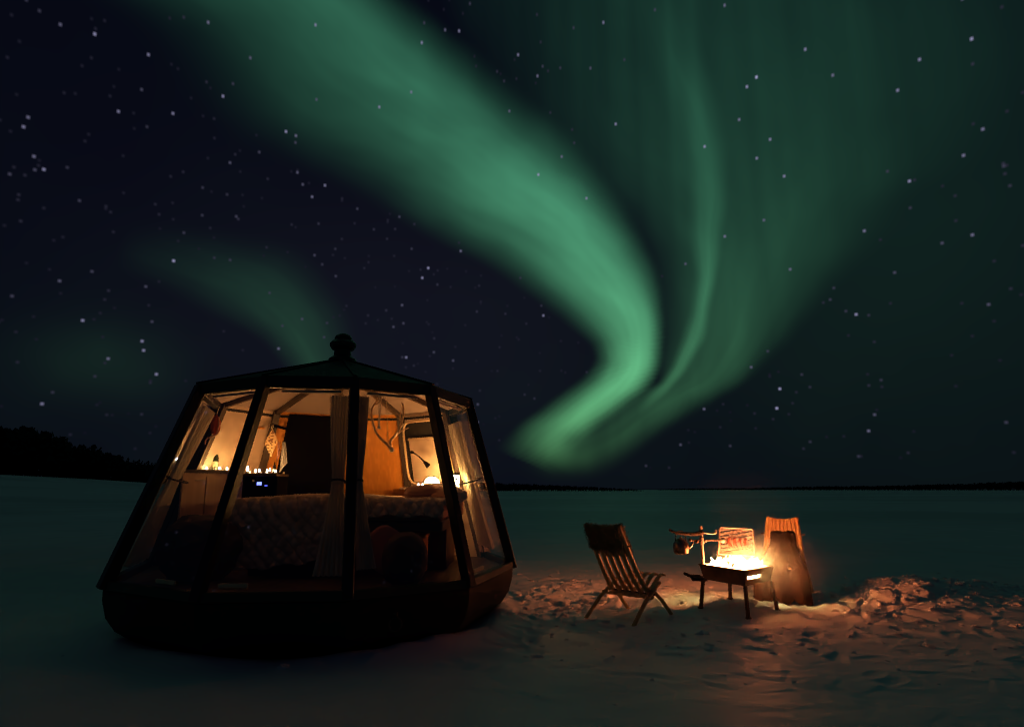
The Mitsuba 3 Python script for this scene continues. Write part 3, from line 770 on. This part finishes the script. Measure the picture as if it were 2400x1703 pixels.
# bed
bed = thing('bed', 'raised wooden bed platform with mattress filling the middle of the hut', 'bed')
put('platform', box((-1.72, 7.40, .99), (2.06, 1.70, .10), bevel=.01), 'm_beam', bed)
put('mattress', box((-1.72, 7.40, 1.10), (2.02, 1.66, .12), bevel=.03), 'm_pillow', bed)
put('drawer_unit', box((-2.05, 7.45, .72), (1.2, 1.5, .43), bevel=.006), 'm_beam', bed)
put('drawer_unit', box((-1.02, 7.72, .72), (.62, 1.0, .43), bevel=.006), 'm_beam', bed)  # dark unit added to keep lamplight off the wall below the shelf
box_ = thing('wooden_box', 'orange wooden box standing under the raised bed', 'box')
put('body', box((-1.06, 6.78, .70), (.36, .34, .34), bevel=.006), 'm_orange_wood', box_)
put('lid', box((-1.06, 6.78, .886), (.38, .36, .03), bevel=.005), 'm_orange_wood', box_)
# quilt: lies over the mattress, drapes over the front, deep at the left
nu, ns = 220, 170
U = np.linspace(0, 1, nu); S = np.linspace(0, 1, ns)
Pm = np.zeros((ns, nu, 3))
for b, u in enumerate(U):
    x = -2.80 + 2.12 * u
    drop = np.interp(u, [0, .12, .42, .55, .62, 1], [.56, .58, .50, .22, .07, .08]) + .015 * math.sin(u * 40)
    L = 1.62 + drop
    for a, s in enumerate(S):
        d = s * L
        bul = .03 * meshkit.fbm(np.array([x * 2.2, d * 2.2, 0]), 3, 31)
        if d < 1.58:
            Pm[a, b] = [x, 8.14 - d, 1.175 + bul + .05 * np.exp(-((u - .35) / .3) ** 2)]
        elif d < 1.66:
            t = (d - 1.58) / .08 * math.pi / 2
            Pm[a, b] = [x, 6.56 - .05 * math.sin(t), 1.125 + .05 * math.cos(t) + (bul + .05 * np.exp(-((u - .35) / .3) ** 2)) * math.cos(t)]
        else:
            Pm[a, b] = [x, 6.51 - .03 * math.sin(x * 16) * (d - 1.66) - .02 * (d - 1.66), 1.125 - (d - 1.66)]
m = grid(Pm); nv = np.array(m.vertex_normals).reshape(ns, nu, 3)
if nv[0, 0, 2] < 0:
    nv = -nv
a_ = (Pm[..., 0] + S[:, None] * 1.9) / .115 * np.pi; b_ = (Pm[..., 0] - S[:, None] * 1.9) / .115 * np.pi
puff = (np.abs(np.sin(a_)) * np.abs(np.sin(b_))) ** .5 * .045
Pq = Pm + nv * (puff + .012 * meshkit.fbm(Pm * 16, 3, 32))[..., None]
put('quilt', thick(Pq, .015), 'm_quilt', label='brown honeycomb quilt draped over the bed', cat='quilt', smooth=True)
Rp = trimesh.transformations.euler_matrix(.25, .1, .5)[:3, :3]
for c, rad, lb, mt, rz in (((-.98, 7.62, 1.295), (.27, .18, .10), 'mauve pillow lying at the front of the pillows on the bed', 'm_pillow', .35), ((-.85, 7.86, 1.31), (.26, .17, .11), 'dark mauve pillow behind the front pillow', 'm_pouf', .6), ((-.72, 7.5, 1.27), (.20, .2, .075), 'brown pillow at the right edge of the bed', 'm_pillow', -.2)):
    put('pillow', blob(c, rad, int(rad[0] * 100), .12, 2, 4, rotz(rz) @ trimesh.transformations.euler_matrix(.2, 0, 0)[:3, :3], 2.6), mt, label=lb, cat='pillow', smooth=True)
# lamps at the head of the bed
lamp = thing('bedside_lamp', 'bright round bedside lamp on the shelf under the rear window', 'lamp')
put('base', lathe([(0, 0), (.05, 0), (.05, .012), (.012, .02), (.01, .06), (0, .06)], (-1.0, 8.12, 1.383), 14), 'm_chrome', lamp)
put('lamp_shade', lathe([(0, .055), (.09, .045), (.095, .05), (.085, .085), (.045, .118), (0, .125)], (-1.0, 8.12, 1.383), 20), 'm_black', lamp, emitter=lit(LAMP * 105, 12))
for x, y, w in ((-1.19, 8.28, 'farther left'), (-1.13, 8.22, 'nearer')):
    tea_light(x, y, 1.383, 'tea lights on the rear window shelf', f'small lit tea light left of the bedside lamp, the {w} of two', 800)
lan = thing('lantern', 'bright glass lantern with a dark leaf on the right window ledge', 'lantern')
put('stand', box((-.69, 7.98, 1.20), (.18, .18, .30), bevel=.006), 'm_orange_wood', lan)
put('glow_glass', box((-.69, 7.94, 1.445), (.085, .085, .165), bevel=.008), 'm_black', lan, emitter=lit(LAMP * 85, 12))
put('lid', box((-.69, 7.94, 1.54), (.10, .10, .022), bevel=.006), 'm_dark', lan)
leaf = cat_([slab([(-.70, 7.885, 1.47), (-.68, 7.885, 1.49), (-.655, 7.885, 1.475), (-.675, 7.885, 1.455)], .003, (0, -1, 0)), slab([(-.70, 7.882, 1.455), (-.69, 7.882, 1.48), (-.675, 7.882, 1.50), (-.685, 7.882, 1.46)], .003, (0, -1, 0)), beam((-.685, 7.884, 1.41), (-.68, 7.884, 1.47), .004, .004)])
put('leaf', leaf, 'm_dark', lan)
rl = thing('reading_lamp', 'thin dark reading lamp arm in front of the rear window blind', 'lamp')
put('arm', tube(cr([(-1.30, 8.40, 1.83), (-1.22, 8.36, 1.78), (-1.12, 8.33, 1.69)], 10), .007, 6), 'm_dark', rl)
put('head', tube([(-1.13, 8.335, 1.70), (-1.075, 8.32, 1.645)], [.018, .032], 10), 'm_dark', rl)
put('bracket', box((-1.31, 8.45, 1.83), (.03, .10, .03)), 'm_dark', rl)
# floor cushions
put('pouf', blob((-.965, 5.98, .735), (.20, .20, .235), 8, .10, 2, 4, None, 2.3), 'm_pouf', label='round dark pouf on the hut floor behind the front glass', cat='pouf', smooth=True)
cu = blob((0, 0, 0), (.20, .055, .20), 9, .08, 2, 4, None, 3.2)
Rc = trimesh.transformations.euler_matrix(-.35, .75, .25)[:3, :3]
cu.vertices = np.array(cu.vertices) @ Rc.T + [-1.20, 6.28, .80]
put('cushion', cu, 'm_pink', label='pink square cushion leaning beside the pouf', cat='cushion', smooth=True)
put('beanbag', blob((-2.98, 6.35, .80), (.36, .34, .33), 12, .18, 2, 4), 'm_brown', label='large dark beanbag in the left front of the hut', cat='beanbag', smooth=True)

# ------------------------------------------------------------------ stick chairs
def chair(O, th, label, n=7, w=.50, taper=1.0, fill=.56):
    key = thing('stick_chair', label, 'chair', 'wooden stick chairs around the fire')
    u, s = np.array([math.cos(th), math.sin(th), 0]), np.array([math.sin(th), -math.cos(th), 0])
    O = np.array(O, float)

    def W(a, b, z):
        return O + u * a + s * b + np.array([0, 0, z])
    back = [(-.44, .95), (-.30, .72), (-.13, .46), (.0, .30), (.10, .21)]
    seat = [(-.20, .27), (-.06, .235), (.10, .26), (.26, .35), (.40, .42), (.45, .405)]
    for k in range(n):
        b = w * (k / (n - 1) - .5); top = .035 * (abs(k - (n - 1) / 2) / (n / 2)) ** 2
        pts = cr([W(a - (.02 if j == 0 else 0), b * (1.0 if j > 2 else 1 - (1 - taper) * (3 - j) / 3), z + (top if j == 0 else 0)) for j, (a, z) in enumerate(back)], 14)
        put('back_slat', strap(pts, s, w / n * fill, .052), 'm_stick', key)
    for k in range(n - 1):
        b = w * ((k + .5) / (n - 1) - .5)
        pts = cr([W(a, b, z) for a, z in seat], 14)
        put('seat_slat', strap(pts, s, w / n * .66, .022), 'm_stick', key)
    for sg in (-1, 1):
        zr, zf = [gz(*W(a, sg * b, 0)[:2]) for a, b in ((-.44, .30), (.46, .28))]
        put('leg', strap(np.array([[*W(-.44, sg * .30, 0)[:2], zr - .05], W(-.12, sg * .285, .20), W(.20, sg * .27, .36)]), s, .045, .028), 'm_stick', key)
        put('leg', strap(np.array([[*W(.46, sg * .28, 0)[:2], zf - .05], W(.22, sg * .275, .18), W(.0, sg * .268, .32)]), s, .045, .028), 'm_stick', key)
    put('rod', tube([W(.04, -.30, .255), W(.04, .30, .255)], .011, 8), 'm_iron', key)
    put('rod', tube([W(-.335, -.27, .77), W(-.335, .27, .77)], .010, 8), 'm_iron', key)
    return W


W1 = chair((1.27, 7.33, 0), math.radians(47), 'slatted stick chair left of the fire seen from behind', 6, .46, .88, .66)
W2 = chair((3.46, 8.50, 0), math.radians(244), 'stick chair right of the fire under an added dark cover', 9, .52, .68, .82)


def hide(Wf, prof, half, mat, label, amp, freq, drop, n=40, m=34, tex=.016, tufts=True):
    """a skin or added dark cover thrown over the chair: prof (a, z) from the back over the top to the front"""
    c = cr([(a, 0, z) for a, z in prof], n)
    Pm = np.zeros((n, m, 3))
    for i in range(n):
        hw = np.interp(i / (n - 1), [0, .25, .5, .75, 1], half)
        for j in range(m):
            t = j / (m - 1) * 2 - 1
            Pm[i, j] = Wf(c[i, 0], hw * t, c[i, 2] - drop * abs(t) ** 3)
    mm = grid(Pm); nv = np.array(mm.vertex_normals).reshape(n, m, 3)
    fold = np.linspace(0, 1, n)[:, None] * .032 * np.sin(np.linspace(-1, 1, m)[None] * 8.5 + 1.5 * np.linspace(0, 1, n)[:, None])
    Pm = Pm + nv * (0 if tufts else fold)[..., None] if not tufts else Pm
    Pm = Pm + nv * (amp * (meshkit.fbm(Pm * freq, 3, 41) - .5) + tex * (meshkit.fbm(Pm * 40, 2, 42) - .5))[..., None]
    e = (meshkit.fbm(Pm * 18, 2, 43) - .5)
    Pm[0, :, 2] += e[0] * .06; Pm[-1, :, 2] += e[-1] * (.08 if tufts else .16)
    sk = thick(Pm, .022)
    rt = np.random.default_rng(77)
    qi, qj = rt.integers(1, n - 1, 3000), rt.integers(0, m, 3000)
    b0 = Pm[qi, qj] + rt.normal(0, .010, (3000, 3)); nn = nv[qi, qj]
    if nn[:, 2].mean() < 0:
        nn = -nn
    dn = nn * .5 + np.array([0, 0, -.8]) + rt.normal(0, .35, (3000, 3)); dn /= np.linalg.norm(dn, axis=1, keepdims=True)
    sd = np.cross(dn, rt.normal(0, 1, (3000, 3))); sd /= np.linalg.norm(sd, axis=1, keepdims=True)
    ln = rt.uniform(.02, .05, (3000, 1))
    tv = np.stack([b0 - sd * .005, b0 + sd * .005, b0 + dn * ln], 1).reshape(-1, 3)
    fur = trimesh.Trimesh(tv, np.arange(len(tv)).reshape(-1, 3), process=False)
    return put('hide', cat_([sk, fur] if tufts else [sk]), mat, label=label, cat='hide', smooth=True)


hide(W1, [(-.42, .72), (-.465, .86), (-.485, .955), (-.43, .975), (-.37, .90), (-.30, .78), (-.22, .66)], [.20, .21, .215, .225, .22], 'm_fleece', 'sheepskin draped over the top of the left stick chair', .045, 6, -.03)
hide(W2, [(-.37, .72), (-.385, .80), (-.33, .825), (-.24, .73), (-.10, .60), (.08, .52), (.26, .49), (.42, .46), (.53, .34), (.58, .04)], [.12, .17, .26, .31, .33], 'm_shade_cover', 'dark brown cover added in place of a shadow on the right stick chair', .06, 5, .03, 60, 44, .022, False)  # dark cover added where a shadow lies on the chair

# ------------------------------------------------------------------ fire table
cA, cB, cC, cD = np.array([2.18, 7.76]), np.array([2.49, 7.14]), np.array([2.97, 7.58]), np.array([2.66, 8.20])
pit = thing('fire_pit', 'square iron fire pit table on four legs with a burning fire', 'fire pit')
corners = [cA, cB, cC, cD]
mid = sum(corners) / 4


def at_c(p, k, z):
    q = mid + (p - mid) * k
    return np.array([q[0], q[1], z])


for i in range(4):
    a, b = corners[i], corners[(i + 1) % 4]
    out = np.array([*((a + b) / 2 - mid), 0])

    def side(f, z):
        return at_c(a + (b - a) * f, .90 + .10 * (z - .335) / .16, z)

    def piece(f0, f1, z0, z1):
        return slab([side(f0, z0), side(f1, z0), side(f1, z1), side(f0, z1)], .006, out)
    if i == 0:
        put('tray_side', piece(0, 1, .335, .495), 'm_iron', pit)
    else:
        zt = .434 if i == 1 else .446
        # air slots and emissive logs added on three sides to light nearby snow
        put('tray_side', cat_([piece(0, 1, .335, .398), piece(0, 1, zt, .495), piece(0, .08, .398, zt), piece({1: .55, 2: .9, 3: .9}[i], 1, .398, zt)]), 'm_iron', pit, label='tray side with an added slot that lets light onto the snow')
        q0, q1 = side(.12, .42), side(.88, .42)
        sh = -out / np.linalg.norm(out) * .036
        put('added_glow_log', tube([q0 + sh, (q0 + q1) / 2 + sh * 1.1, q1 + sh], [.025, .028, .025], 10), 'm_black', pit, emitter=lit(FIRE * {1: 150, 2: 600, 3: 380}[i], 22))
    put('rim', beam(at_c(a, 1.0, .497), at_c(b, 1.0, .497), .03, .012, bevel=.003), 'm_iron', pit)
    leg_top, leg_foot = at_c(a, .91, .345), at_c(a, 1.03, gz(*at_c(a, 1.03, 0)[:2]) - .03)
    put('leg', beam(leg_top, leg_foot, .034, .034, up=(out[0], out[1], .01), bevel=.004), 'm_iron', pit)
    fo = leg_foot + [0, 0, .035]
    put('foot', lathe([(0, 0), (.035, 0), (.03, .015), (0, .018)], fo, 10), 'm_iron', pit)
put('tray_bottom', slab([at_c(p, .91, .342) for p in corners], .006, (0, 0, 1)), 'm_iron', pit)
pole = put('pole', tube([(*(cA + [.045, -.005]), .40), (*(cA + [.04, -.005]), .93)], .019, 10), 'm_steel', pit)
px, py = cA + [.042, -.005]
arm = put('swing_arm', tube(cr([(px + .02, py, .862), (px - .06, py - .01, .842), (px - .20, py - .03, .845), (px - .33, py - .05, .862), (px - .385, py - .05, .895)], 18), np.r_[np.linspace(.030, .022, 6), np.linspace(.022, .013, 12)], 8), 'm_charwood', pit, label='dark wooden swing arm that carries the kettle')
put('swing_arm', tube(cr([(px, py, .855), (px + .08, py, .846), (px + .14, py, .842), (px + .165, py, .85), (px + .17, py, .885)], 14), .010, 8), 'm_steel', pit)
put('swing_arm', cat_([tube([(px - .13, py - .02, .765), (px, py, .772), (px + .24, py + .01, .765)], .008, 8), trimesh.creation.icosphere(subdivisions=2, radius=.02).apply_translation((px - .14, py - .02, .772)), trimesh.creation.icosphere(subdivisions=2, radius=.024).apply_translation((px - .06, py - .01, .755))]), 'm_iron', pit)
put('clamp', cat_([tube([(px, py, .73), (px, py, .80)], .028, 10), trimesh.creation.icosphere(subdivisions=2, radius=.03).apply_translation((px + .25, py + .01, .768)), tube([(px + .03, py - .01, .765), (px + .055, py - .02, .765)], .016, 8)]), 'm_steel', pit)
# logs and embers
log_r = np.random.default_rng(9)
for k in range(6):
    a = log_r.uniform(0, math.pi); L = .17; cx, cy = mid + log_r.uniform(-.10, .10, 2)
    z = .472 + .012 * (k % 3)
    put('log', tube([(cx - L * math.cos(a), cy - L * math.sin(a), z + log_r.uniform(-.015, .02)), (cx, cy, z + .012), (cx + L * math.cos(a), cy + L * math.sin(a), z + log_r.uniform(-.015, .02))], [.027, .031, .026], 9), 'm_charwood', pit)
E2 = 14
em = []
for k in range(E2):
    for j in range(E2):
        q = cA + (cB - cA) * ((k + .5) / E2 * .84 + .08) + (cD - cA) * ((j + .5) / E2 * .84 + .08)
        em.append(blob((*(mid + (q - mid) * .97), .470 + log_r.uniform(0, .025)), log_r.uniform(.018, .03, 3), k * 20 + j, .35, 2, 1))
put('ember_bed', cat_(em), 'm_black', pit, kind='stuff', emitter=lit(FIRE * 40, 3), smooth=False)
fl = []
for k in range(58):
    a, b = log_r.uniform(.07, .93, 2)
    q = cA + (cB - cA) * a + (cD - cA) * b
    edge = min(a, b, 1 - a, 1 - b)
    h = log_r.uniform(.05, .095) + .05 * min(edge / .3, 1) * log_r.uniform(.2, 1)
    w = log_r.uniform(.026, .040)
    prof = [(0, 0), (w * .8, .1 * h), (w, .28 * h), (w * .75, .55 * h), (w * .32, .82 * h), (0, h)]
    t = lathe(prof, (0, 0, 0), 9); v = np.array(t.vertices)
    zz = v[:, 2] / h
    bend = log_r.uniform(-.03, .03, 2)
    v[:, 0] += bend[0] * zz ** 2 + .008 * np.sin(zz * 7 + k); v[:, 1] += bend[1] * zz ** 2 + .008 * np.cos(zz * 6 + k)
    q = mid + (q - mid) * .94
    t.vertices = v + [q[0], q[1], .484]
    fl.append(t)
put('flames', cat_(fl), 'm_black', pit, kind='stuff', emitter=lit(FIRE * 74, 50), smooth=True)
# side shelf with charred sticks
put('side_shelf', box((2.13, 7.62, .345), (.17, .16, .012), rotz(-.2), bevel=.003), 'm_iron', pit)
for k in range(5):
    a = 2.75 + k * .17 + log_r.uniform(-.05, .05)
    p0 = np.array([2.16, 7.55 + .045 * k, .365 + .008 * (k % 2)])
    put('firewood_stick', tube([p0, p0 + np.array([math.cos(a) * .1, math.sin(a) * .06, .008]), p0 + np.array([math.cos(a) * .19, math.sin(a) * .09, .03 + .012 * (k % 3)])], [.019, .017, .010], 7), 'm_charwood',
        label='charred firewood stick on the side shelf of the fire pit', cat='firewood', group='charred sticks on the fire pit shelf')
# kettle
ket = thing('kettle', 'soot-marked metal kettle hanging from the wooden swing arm', 'kettle')
kx, ky, kz = px - .255, py - .04, .705
put('body', lathe([(0, -.09), (.06, -.09), (.083, -.075), (.095, -.02), (.088, .03), (.062, .065), (.05, .07), (0, .07)], (kx, ky, kz), 28), 'm_kettle', ket)
put('lid', lathe([(.052, .069), (.05, .078), (.03, .09), (.010, .094), (.014, .108), (0, .113)], (kx, ky, kz), 20), 'm_kettle', ket)
put('spout', tube(cr([(kx + .085, ky - .02, kz - .02), (kx + .12, ky - .03, kz + .02), (kx + .135, ky - .035, kz + .055)], 8), np.linspace(.017, .009, 8), 8), 'm_kettle', ket)
put('handle', tube(cr([(kx - .062, ky, kz + .05), (kx - .05, ky, kz + .13), (kx - .018, ky, kz + .17), (kx + .018, ky, kz + .17), (kx + .05, ky, kz + .13), (kx + .062, ky, kz + .05)], 18), .005, 6), 'm_iron', ket)
# grill basket with sausages
gb = thing('grill_basket', 'upright wire grill basket clamped over the fire', 'grill basket')
gO = np.array([2.63, 7.80, .60]); gx = np.array([.985, -.12, -.045]); gx /= np.linalg.norm(gx); gz_ = np.array([.06, .12, .99]); gz_ /= np.linalg.norm(gz_)


def gp(a, b, d=0):
    return gO + gx * a + gz_ * b + np.cross(gx, gz_) * d


fr_ = [gp(-.20, 0), gp(.205, 0), gp(.205, .285), gp(.19, .305), gp(-.165, .305), gp(-.18, .285), gp(-.20, 0)]
put('frame', tube(np.array(fr_), .009, 8), 'm_steel', gb)
for k in range(19):
    b = .015 + k * .0152
    put('wire', tube([gp(-.199 + .02 * b / .3, b), gp(.203, b)], .0026, 5, False), 'm_steel', gb)
for k in range(4):
    put('cross_wire', tube([gp(-.15 + k * .105, 0, -.006), gp(-.14 + k * .1, .30, -.006)], .0028, 5, False), 'm_steel', gb)
put('hook', tube(cr([gp(-.20, .0), gp(-.215, .03), gp(-.205, -.015), gp(-.12, -.035), gp(-.06, -.04)], 14), .006, 6), 'm_iron', gb)
put('arm', tube([gp(-.19, .165), (px + .25, py + .01, .768)], .008, 6), 'm_steel', gb)
for k in range(4):
    x = -.075 + k * .062
    pts = cr([gp(x + .012, .195, .02), gp(x - .008, .155, .024), gp(x - .002, .115, .024), gp(x + .022, .075, .02)], 14)
    rad = .0165 * np.sqrt(np.clip(1 - np.linspace(-1, 1, 14) ** 6, .05, 1))
    put('sausage', tube(pts, rad, 10), 'm_sausage', label=f"curved red sausage in the grill basket, {('leftmost', 'second from left', 'second from right', 'rightmost')[k]} of four", cat='sausage', group='sausages in the grill basket', smooth=True)

# ------------------------------------------------------------------ thin smoke drifting round the fire
lo, hi = np.array([1.9, 6.75, .06]), np.array([3.75, 8.75, 1.75])
nx_, ny_, nz__ = 44, 44, 40
gx_, gy_, gzz = np.meshgrid(*[np.linspace(lo[k], hi[k], c) for k, c in enumerate((nx_, ny_, nz__))], indexing='ij')
pp = np.stack([gx_, gy_, gzz], -1)
core = np.exp(-((gx_ - 2.85) / .34) ** 2 - ((gy_ - 7.45) / .34) ** 2 - ((gzz - .42) / .26) ** 2) * 2.0
plume = np.exp(-((gx_ - 2.62 - .12 * (gzz - .5)) / (.26 + .22 * np.clip(gzz - .5, 0, 2))) ** 2 - ((gy_ - 7.7) / (.26 + .22 * np.clip(gzz - .5, 0, 2))) ** 2) * sstep(.4, .65, gzz) * .07 * np.exp(-np.clip(gzz - .6, 0, 2) * 1.6)
den = (core + plume) * (.35 + 1.3 * meshkit.fbm(pp * 4.5, 3, 51))
for k, g in enumerate((gx_, gy_, gzz)):
    den *= sstep(lo[k], lo[k] + .18, g) * (1 - sstep(hi[k] - .45, hi[k], g))
grid_ = mi.VolumeGrid(np.ascontiguousarray(den.transpose(2, 1, 0)[..., None]).astype(np.float32))
to = T().translate(lo.tolist()).scale((hi - lo).tolist())
scene['smoke_air'] = {'type': 'heterogeneous', 'albedo': {'type': 'rgb', 'value': [.92, .90, .86]}, 'scale': 1.0, 'sigma_t': {'type': 'gridvolume', 'grid': grid_, 'to_world': to, 'filter_type': 'trilinear'}}
scene['smoke'] = {'type': 'cube', 'to_world': T().translate(((lo + hi) / 2).tolist()).scale(((hi - lo) / 2).tolist()), 'bsdf': {'type': 'null'}, 'interior': {'type': 'ref', 'id': 'smoke_air'}}
lab('smoke', 'thin orange-lit smoke drifting around the fire pit', None, None, 'stuff')
